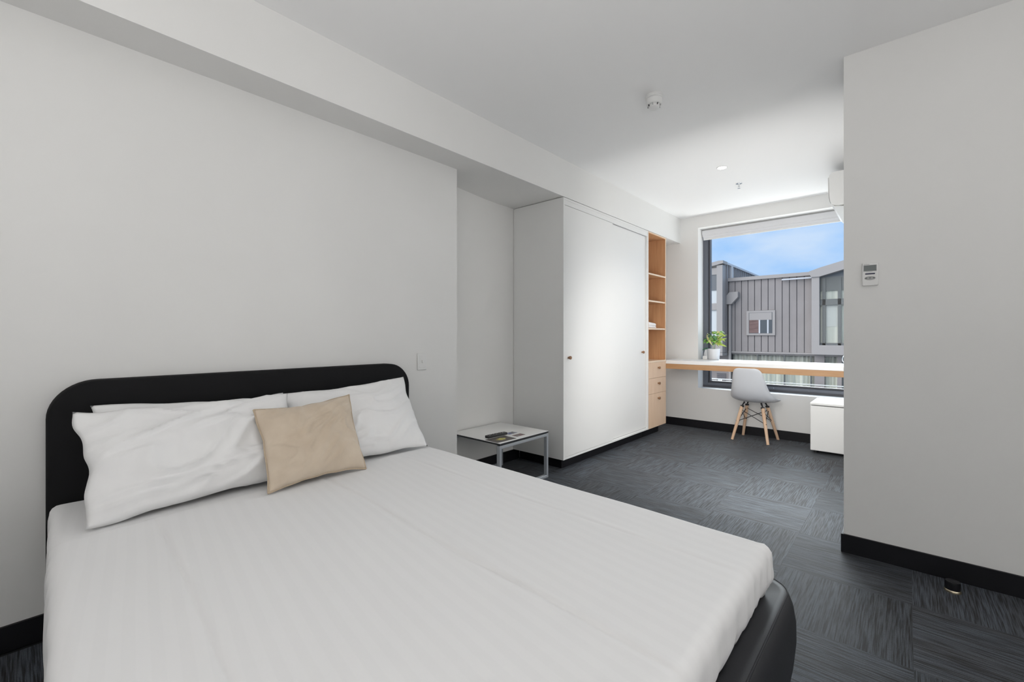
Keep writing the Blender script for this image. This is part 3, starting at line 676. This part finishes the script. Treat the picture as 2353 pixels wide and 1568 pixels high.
# pillows
def pillow(name, BL, BR, TR, TL, T, m, label, cat, seed, group=None, pinch=0.10, wr=1.0, nu=64, nv=44, flop=None):
    BL, BR, TR, TL = map(Vector, (BL, BR, TR, TL)); bm = B()
    nrm = ((BR-BL).cross(TL-BL)).normalized()
    if nrm.x < 0: nrm = -nrm
    def surf(u, v, side):
        U, V = (u+1)/2, (v+1)/2
        # pull edges in between the corners
        eu = 1-pinch*(1-v*v)*0.0-pinch*0.55*(1-abs(v)**2); ev = 1-pinch*0.8*(1-abs(u)**2)
        U2, V2 = (u*eu+1)/2, (v*ev+1)/2
        p = BL*(1-U2)*(1-V2)+BR*U2*(1-V2)+TR*U2*V2+TL*(1-U2)*V2
        h = max(0, (1-abs(u)**2.6))**0.62*max(0, (1-abs(v)**2.6))**0.62
        q = Vector((u*1.6+seed, v*1.6, side*3.1))
        fa = noise.noise(Vector((u*1.1+seed, v*1.3, side+4)))
        r1 = 1-abs(noise.noise(Vector((u*1.3+v*1.0+seed+fa, (v*0.9-u*0.55)*3.4+fa*1.5, side*2)))*2.2)
        r2 = 1-abs(noise.noise(Vector((u*5.0+seed, v*4.0+u*2+fa*2, side*5)))*2.4)
        wrk = wr*(0.012*noise.noise(q*1.1)+0.018*max(0, r1)**2.5+0.004*max(0, r2)**2)
        th = T*h+wrk*h**0.5
        p = p+nrm*(th*side)
        # tiny seams
        rim = 1-h
        p += Vector((0, 0, 1))*wr*0.010*noise.noise(Vector((u*2.6+seed, v*2.6, 7)))*rim
        p += (BR-BL).normalized()*wr*0.010*noise.noise(Vector((v*2.4+seed, u*2, 2)))*rim
        return p
    F = [[bm.verts.new(surf(-1+2*i/nu, -1+2*j/nv, 1)) for j in range(nv+1)] for i in range(nu+1)]
    Bk = [[F[i][j] if i in (0, nu) or j in (0, nv) else bm.verts.new(surf(-1+2*i/nu, -1+2*j/nv, -1)) for j in range(nv+1)] for i in range(nu+1)]
    for i in range(nu):
        for j in range(nv):
            bm.faces.new((F[i][j], F[i+1][j], F[i+1][j+1], F[i][j+1])); bm.faces.new((Bk[i][j], Bk[i][j+1], Bk[i+1][j+1], Bk[i+1][j]))
    bmesh.ops.recalc_face_normals(bm, faces=bm.faces[:])
    rim = [F[i][0].co.copy() for i in range(nu)]+[F[nu][j].co.copy() for j in range(nv)]+[F[i][nv].co.copy() for i in range(nu, 0, -1)]+[F[0][j].co.copy() for j in range(nv, 0, -1)]
    return bm, rim
PZ = 0.566
bm, rim = pillow('p', (-2.175, .215, PZ), (-2.20, .925, PZ), (-2.405, .925, .898), (-2.41, .200, .920), 0.042, None, '', '', 3.1)
tag(obj('pillow', bm, M['linen'], smooth=True, sharp=180, loc=(-2.3, .56, PZ)), 'white pillow mostly hidden behind the left front pillow', 'pillow', 'white bed pillows')
bm, rim = pillow('p', (-2.005, .150, PZ-.004), (-2.045, .905, PZ), (-2.275, .895, .915), (-2.275, .140, .918), 0.060, None, '', '', 8.7, wr=1.5)
tag(obj('pillow', bm, M['linen'], smooth=True, sharp=180, loc=(-2.15, .53, PZ)), 'white creased pillow at front left leaning on the black headboard', 'pillow', 'white bed pillows')
bm, rim = pillow('p', (-2.085, .90, PZ), (-2.035, 1.565, PZ+.002), (-2.345, 1.615, .938), (-2.36, .895, .905), 0.068, None, '', '', 14.2, wr=0.9, pinch=0.08)
tag(obj('pillow', bm, M['linen'], smooth=True, sharp=180, loc=(-2.2, 1.21, PZ)), 'smooth white pillow on the right side behind the beige cushion', 'pillow', 'white bed pillows')
cu = thing('cushion', (-2.03, .92, PZ), 'square beige linen cushion with piped edge leaning on the white pillows', 'cushion')
bm, rim = pillow('p', (-1.905, .675, PZ+.002), (-1.925, 1.118, PZ+.004), (-2.15, 1.150, .900), (-2.15, .700, .868), 0.058, None, '', '', 21.0, wr=0.8, pinch=0.13, nu=48, nv=48)
obj('cover', bm, M['beige'], cu, smooth=True, sharp=180)
bm = B()
for a, b in zip(rim, rim[1:]+rim[:1]): tube(bm, a, b, 0.0036, n=6)
obj('piping', bm, M['beiged'], cu, smooth=True)

# ------------------------------------------------------------ small wall, ceiling and floor fittings
sw = thing('light_switch', (XL, 1.906, 1.015), 'white single light switch on the bed wall right of the headboard', 'switch')
bm = B(); box(bm, XL, XL+0.010, 1.868, 1.944, 0.957, 1.074, 0.003); obj('plate', bm, M['white'], sw)
bm = B(); box(bm, XL+0.010, XL+0.0125, 1.880, 1.932, 0.972, 1.059, 0.001, 1); obj('cover', bm, M['white'], sw)
bm = B(); box(bm, XL+0.0125, XL+0.018, 1.900, 1.912, 1.006, 1.026, 0.002); obj('rocker', bm, M['white'], sw)
th = thing('thermostat', (-0.147, YP, 1.527), 'white air conditioner controller with grey screen on the right wall', 'thermostat')
bm = B(); box(bm, -0.181, -0.113, YP-0.016, YP, 1.466, 1.588, 0.004); obj('body', bm, M['white'], th)
bm = B(); box(bm, -0.173, -0.122, YP-0.0175, YP-0.015, 1.545, 1.574, 0.001, 1); obj('screen', bm, M['lcd'], th)
bm = B(); frame_rect(bm, -0.175, -0.120, 1.543, 1.576, 0.0022, YP-0.018, YP-0.015, 0.0004); obj('screen_bezel', bm, M['midg'], th)
bm = B(); box(bm, -0.168, -0.127, YP-0.0185, YP-0.015, 1.526, 1.533, 0.001, 1); obj('power_button', bm, M['blue'], th)
bm = B()
t = B(); bmesh.ops.create_cone(t, cap_ends=True, segments=32, radius1=1, radius2=0.9, depth=0.002)
merge(bm, t, Matrix.Translation((-0.1475, YP-0.017, 1.506)) @ Matrix.Rotation(R(90), 4, 'X') @ Matrix.Diagonal((0.0235, 0.0105, 1, 1))); obj('button_pad', bm, M['midg'], th)
for dx in (-0.016, 0, 0.016):
    bm = B(); box(bm, -0.1475+dx-0.004, -0.1475+dx+0.004, YP-0.0195, YP-0.017, 1.504, 1.510, 0.0008, 1); obj('button', bm, M['lcd'], th)
for b_4 in ((-0.174, -0.150, 1.5785, 1.581), (-0.164, -0.138, 1.5385, 1.5398)):
    bm = B(); box(bm, b_4[0], b_4[1], YP-0.0166, YP-0.0155, b_4[2], b_4[3]); obj('small_print', bm, M['midg'], th)
sd = thing('smoke_detector', (-1.217, 2.744, ZC), 'white round smoke detector on the ceiling', 'detector')
SDO = (-1.217, 2.744, ZC)
bm = B(); lathe(bm, [(0.052, 0), (0.054, -0.004), (0.054, -0.018), (0.050, -0.022)], 40, SDO); obj('base', bm, M['white'], sd, smooth=True)
bm = B(); lathe(bm, [(0.050, -0.024), (0.050, -0.050), (0.044, -0.060), (0.040, -0.062)], 40, SDO); obj('housing', bm, M['white'], sd, smooth=True)
bm = B(); lathe(bm, [(0.034, -0.060), (0.034, -0.078), (0.026, -0.084), (0.010, -0.085)], 32, SDO); obj('sensor_cap', bm, M['white'], sd, smooth=True)
bm = B(); lathe(bm, [(0.046, -0.021), (0.046, -0.026)], 32, SDO); obj('dark_groove', bm, M['gap'], sd)
for k in range(8):
    a = 2*PI*k/8+0.2; bm = B(); box(bm, 0.031, 0.0425, -0.0016, 0.0016, -0.072, -0.0585)
    bmesh.ops.transform(bm, matrix=Matrix.Translation(SDO) @ Matrix.Rotation(a, 4, 'Z'), verts=bm.verts[:]); obj('vent_slot', bm, M['gap'] if k % 2 else M['midg'], sd)
dl = thing('downlight', (-1.271, 4.333, ZC), 'glowing round recessed downlight in the ceiling', 'lamp')
bm = B(); lathe(bm, [(0.048, 0), (0.048, -0.003), (0.040, -0.005), (0.038, 0)], 40, (-1.271, 4.333, ZC)); obj('trim_ring', bm, M['white'], dl, smooth=True)
bm = B(); lathe(bm, [(0.037, -0.002), (0.037, -0.004)], 32, (-1.271, 4.333, ZC)); obj('diffuser', bm, M['glow'], dl)
l = bpy.data.lights.new('downlight_lamp', 'SPOT'); l.energy = 60; l.spot_size = R(120); l.spot_blend = 0.8; l.shadow_soft_size = 0.04; l.color = (1, 0.95, 0.86)
lo = bpy.data.objects.new('downlight_lamp', l); C.objects.link(lo); lo.location = (-1.271, 4.333, ZC-0.012)
sk = thing('sprinkler', (-1.277, 4.907, ZC), 'small chrome fire sprinkler head hanging from the ceiling near the window', 'sprinkler')
bm = B(); lathe(bm, [(0.030, 0), (0.030, -0.003), (0.012, -0.008)], 24, (-1.277, 4.907, ZC)); obj('rosette', bm, M['chrome'], sk, smooth=True)
bm = B(); tube(bm, (-1.277, 4.907, ZC-0.006), (-1.277, 4.907, ZC-0.030), 0.007)
for s in (-1, 1): tube(bm, (-1.277+s*0.008, 4.907, ZC-0.026), (-1.277+s*0.003, 4.907, ZC-0.048), 0.002, n=6)
obj('frame', bm, M['chrome'], sk)
bm = B(); lathe(bm, [(0.013, -0.048), (0.014, -0.050), (0.004, -0.052)], 16, (-1.277, 4.907, ZC)); obj('deflector', bm, M['chrome'], sk)
ds = thing('door_stop', (0.160, 2.925, 0), 'black rubber door stop with brass base on the carpet by the right wall', 'door stop')
bm = B(); lathe(bm, [(0.027, 0.010), (0.028, 0.040), (0.026, 0.048), (0.010, 0.050)], 24, (0.160, 2.925, 0)); obj('rubber_buffer', bm, M['black'], ds, smooth=True)
bm = B(); lathe(bm, [(0.030, 0), (0.030, 0.006), (0.027, 0.011)], 24, (0.160, 2.925, 0)); obj('metal_base', bm, mat('brushed_brass', (0.55, 0.48, 0.36), 0.3, metal=1.0), ds, smooth=True)

# air conditioner on the hidden side of the right wall, long axis along y
ac = thing('air_conditioner', (XR, 5.2, 2.45), 'white wall-mounted split air conditioner beside the window top', 'air conditioner')
AY0, AY1 = 4.80, 5.64
sec = [(XR, 2.640), (-0.475, 2.640), (-0.498, 2.634), (-0.512, 2.618), (-0.518, 2.595), (-0.514, 2.43), (-0.508, 2.385), (-0.496, 2.360), (-0.476, 2.348), (-0.45, 2.342), (XR, 2.338)]
bm = B(); poly_prism(bm, sec, 'y', AY0, AY1); obj('body', bm, M['white'], ac)
bm = B(); poly_prism(bm, [(-0.520, 2.600), (-0.525, 2.595), (-0.522, 2.43), (-0.515, 2.388), (-0.512, 2.390), (-0.517, 2.43)], 'y', AY0+0.004, AY1-0.004); obj('front_panel', bm, M['white'], ac)
bm = B(); poly_prism(bm, [(-0.506, 2.368), (-0.480, 2.338), (-0.400, 2.326), (-0.398, 2.331), (-0.478, 2.3445), (-0.501, 2.370)], 'y', AY0+0.02, AY1-0.02); obj('louvre', bm, M['white'], ac)

# ------------------------------------------------------------ outside: ledge rails and the neighbouring building
gr = thing('ledge_rail', (-1.2, 6.6, 0.5), 'pair of thin white rails on the ledge just outside the window', 'rail')
for z in (0.584, 0.542):
    bm = B(); box(bm, -2.30, 0.2, 6.590, 6.606, z-0.006, z+0.006, 0.001, 1); obj('rail', bm, M['white'], gr)
bm = B(); box(bm, -1.985, -1.94, 6.585, 6.61, 0.46, 0.585); obj('post', bm, M['white'], gr)
bm = B(); box(bm, -2.4, 0.3, 6.22, 6.62, 0.38, 0.455); tag(obj('window_ledge', bm, M['cladl'], loc=(-1, 6.4, 0.42)), 'grey metal ledge outside under the window', 'ledge')

YM = 22.0; YBAY = 21.1; YRB = 21.6
bd = thing('building', (-4.5, YM, -3.0), 'grey metal-clad building across the street with seamed panels and small window', 'building')
def bx(name, x0, x1, y0, y1, z0, z1, m, parent=bd, bev=0):
    bm = B(); box(bm, x0, x1, y0, y1, z0, z1, bev, 1); return obj(name, bm, m, parent)
# ground-level base mass and main wall backing
bx('backing_wall', -6.17, -1.0, YM+0.05, YM+0.5, 0.45, 3.72, M['cladd'])
x = -6.14; wx0, wx1, wz0, wz1 = -5.40, -4.27, 1.196, 2.296; pw = 0.268
while x < -2.95:
    x1 = min(x+pw-0.03, -2.94)
    if x1 > wx0-0.005 and x < wx1+0.005:
        bx('cladding_panel', x, x1, YM, YM+0.06, 0.47, wz0-0.01, M['clad']); bx('cladding_panel', x, x1, YM, YM+0.06, wz1+0.01, 3.70, M['clad'])
        if x < wx0-0.03: bx('cladding_panel', x, wx0-0.01, YM, YM+0.06, wz0-0.01, wz1+0.01, M['clad'])
        if x1 > wx1+0.03: bx('cladding_panel', wx1+0.01, x1, YM, YM+0.06, wz0-0.01, wz1+0.01, M['clad'])
    else: bx('cladding_panel', x, x1, YM, YM+0.06, 0.47, 3.70, M['clad'])
    x += pw
bx('parapet_capping', -6.17, -2.94, YM-0.10, YM+0.5, 3.68, 3.83, M['cladl'])
bx('bottom_flashing', -6.17, -2.94, YM-0.05, YM+0.1, 0.40, 0.465, M['cladl'])
bx('gutter', -4.0, -2.94, YM-0.16, YM-0.10, 3.55, 3.61, M['cladw'])
bw = bx('small_window', wx0, wx1, YM-0.07, YM+0.02, wz0, wz1, M['cladl'])
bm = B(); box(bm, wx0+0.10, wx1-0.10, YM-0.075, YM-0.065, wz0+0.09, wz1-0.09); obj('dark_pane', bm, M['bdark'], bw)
bm = B(); box(bm, wx0+0.12, wx1-0.12, YM-0.085, YM-0.076, wz1-0.42, wz1-0.10); obj('blind', bm, M['cladl'], bw)
bm = B(); box(bm, wx0+0.12, wx0+0.50, YM-0.082, YM-0.076, wz0+0.11, wz1-0.42); obj('painted_reflection_pane', bm, M['brick_refl'], bw)  # matte pane, the brick reflection is painted into its colour
bm = B(); box(bm, wx0+0.50, wx0+0.56, YM-0.09, YM-0.076, wz0+0.09, wz1-0.42); box(bm, wx1-0.30, wx1-0.24, YM-0.09, YM-0.076, wz0+0.09, wz1-0.42); obj('mullion', bm, M['cladw'], bw)
# rainwater head and downpipe
bm = B(); poly_prism(bm, [(-6.06, 3.17), (-5.70, 3.17), (-5.70, 2.93), (-5.98, 2.62), (-6.20, 2.62), (-6.20, 3.0)], 'y', YM-0.28, YM-0.02); obj('rainwater_head', bm, M['cladl'], bd)
bx('downpipe', -6.11, -6.02, YM-0.20, YM-0.08, -3.0, 2.60, M['cladl'])
# left bay: front face and ribbed side with sloping roof edge
bx('left_bay_column', -6.42, -6.17, YBAY, YBAY+0.3, 0.43, 4.36, M['cladl'])
bx('left_bay_soffit', -9.2, -6.17, YBAY, YM+0.3, 0.28, 0.42, M['cladl'])
bx('left_bay_frame', -7.05, -6.42, YBAY+0.05, YBAY+0.2, 3.95, 4.25, M['cladl'])
bx('left_bay_spandrel', -9.2, -6.42, YBAY+0.05, YBAY+0.2, 2.35, 2.65, M['cladl'])
bx('left_bay_spandrel', -9.2, -6.42, YBAY+0.05, YBAY+0.2, 0.42, 0.9, M['cladl'])
bx('left_bay_glass', -9.2, -6.42, YBAY+0.12, YBAY+0.16, 0.9, 4.0, M['curtb'])
bx('left_bay_blind', -9.2, -6.43, YBAY+0.08, YBAY+0.12, 3.25, 3.95, M['bframe'])
bm = B(); poly_prism(bm, [(-9.2, 3.88), (-6.13, 4.42), (-6.13, 4.55), (-6.34, 4.55), (-9.2, 4.02)], 'y', YBAY-0.06, YBAY+0.6); obj('left_bay_roof_edge', bm, M['cladl'], bd)
y = YBAY+0.3; k = 0
while y < 29.5:
    zt = 4.46
    z0 = 0.40 if y < YM+0.3 else 3.7
    if zt-z0 > 0.05: bx('side_rib_panel', -6.33, -6.17 if k % 2 == 0 else -6.21, y, y+(0.22 if k % 2 == 0 else 0.12), z0, zt, M['clad'] if k % 2 == 0 else M['cladd'])
    y += 0.22 if k % 2 == 0 else 0.12; k += 1
bm = B(); y0, y1 = YBAY+0.55, 30.0
va = []
for (x_, yy, zz) in ((-6.36, y0, 4.44), (-6.12, y0, 4.44), (-6.12, y0, 4.53), (-6.36, y0, 4.53)): va.append(bm.verts.new((x_, yy, zz)))
vb = [bm.verts.new((v.co.x, y1, v.co.z-(y1-y0)*0.004)) for v in va]
bm.faces.new(va[::-1]); bm.faces.new(vb)
for k in range(4): bm.faces.new((va[k], va[(k+1) % 4], vb[(k+1) % 4], vb[k]))
bmesh.ops.recalc_face_normals(bm, faces=bm.faces[:]); obj('sloping_roof_edge', bm, M['cladw'], bd)
bx('vertical_flashing', -6.17, -6.08, YM+0.30, YM+0.42, 3.83, 4.44, M['cladw'])
# right bay
XRB = -2.90
bx('right_bay_column', XRB, XRB+0.26, YRB, YRB+0.5, 0.42, 3.72, M['cladl'])
bm = B(); poly_prism(bm, [(XRB-0.08, 3.70), (XRB-0.08, 3.80), (XRB+0.3, 3.93), (1.4, 5.0), (1.4, 4.68), (XRB+0.26, 3.56), (XRB, 3.56)], 'y', YRB-0.06, YRB+0.45); obj('right_bay_roof_edge', bm, M['cladl'], bd)
bx('right_bay_sill', XRB+0.26, 1.4, YRB, YRB+0.5, 0.42, 0.80, M['cladl'])
bm = B(); poly_prism(bm, [(XRB+0.26, 3.0), (XRB+0.26, 3.57), (1.4, 4.69), (1.4, 3.0)], 'y', YRB+0.30, YRB+0.34); obj('right_bay_dark_lintel', bm, M['bframe'], bd)
bx('right_bay_curtain', XRB+0.26, 1.4, YRB+0.36, YRB+0.40, 0.8, 3.2, M['curt'])
bx('right_bay_transom', XRB+0.26, 1.4, YRB+0.24, YRB+0.34, 2.42, 2.66, M['bframe'])
for xm_ in (XRB+0.33, -2.06, -1.2, -0.3): bx('right_bay_mullion', xm_, xm_+0.11, YRB+0.24, YRB+0.34, 0.8, 3.5, M['bframe'])
bx('right_bay_bottom_rail', XRB+0.26, 1.4, YRB+0.24, YRB+0.34, 0.80, 0.89, M['bframe'])
for x0_ in (XRB+0.45,): bx('right_bay_blind', x0_, -2.07, YRB+0.345, YRB+0.355, 1.55, 2.42, M['curtb'])
bm = B(); box(bm, XRB+0.26, 1.4, YRB+0.20, YRB+0.21, 0.85, 3.55); obj('right_bay_pane', bm, M['glassf'], bd)
# lower floor: recessed glazing with curtains
bx('lower_floor_wall', -9.2, -6.2, YM+0.1, YM+0.5, -3.0, 0.30, M['clad'])
bm = B(); n = 260; pr = None
for k in range(n+1):
    xx = -6.05+7.4*k/n; yy = YM+0.35+0.05*math.sin(k*0.9+2*math.sin(k*0.13)); cur = (bm.verts.new((xx, yy, -3.0)), bm.verts.new((xx, yy, 0.40)))
    if pr: bm.faces.new((pr[0], cur[0], cur[1], pr[1]))
    pr = cur
cu_ = obj('lower_floor_curtain', bm, M['curt'], bd, smooth=True, sharp=180); md = cu_.modifiers.new('t', 'SOLIDIFY'); md.thickness = 0.01
for xm_ in (-5.02, -3.98, -3.02, -1.95): bx('lower_floor_mullion', xm_, xm_+0.05, YM+0.12, YM+0.22, -3.0, 0.40, M['bframe'])
bx('lower_floor_pier', -2.86, -2.52, YM+0.05, YM+0.3, -3.0, 0.42, M['clad']); bx('lower_floor_pier', -2.10, -1.95, YM+0.05, YM+0.3, -3.0, 0.42, M['clad'])
bx('lower_floor_head_rail', -6.05, 1.4, YM+0.10, YM+0.22, 0.33, 0.42, M['cladl'])
bm = B(); box(bm, -6.05, 1.4, YM+0.09, YM+0.095, -3.0, 0.3); obj('lower_floor_pane', bm, M['glassf'], bd)
bx('soffit', -6.2, 1.4, YM-0.0, YM+0.5, 0.38, 0.46, M['clad'])
for k in range(5):
    bx('vent_slat', -6.70, -6.30, YM+0.06, YM+0.10, -0.95+k*0.08, -0.91+k*0.08, M['cladd'])
bm = B(); box(bm, -30, 30, 6.7, 60, -3.2, -3.0); tag(obj('street_paving', bm, M['conc']), 'grey paved street between the buildings', 'street', kind='structure')
bx('rear_mass', -9.2, 1.4, YM+0.5, 30, -3.0, 3.6, M['cladd'])
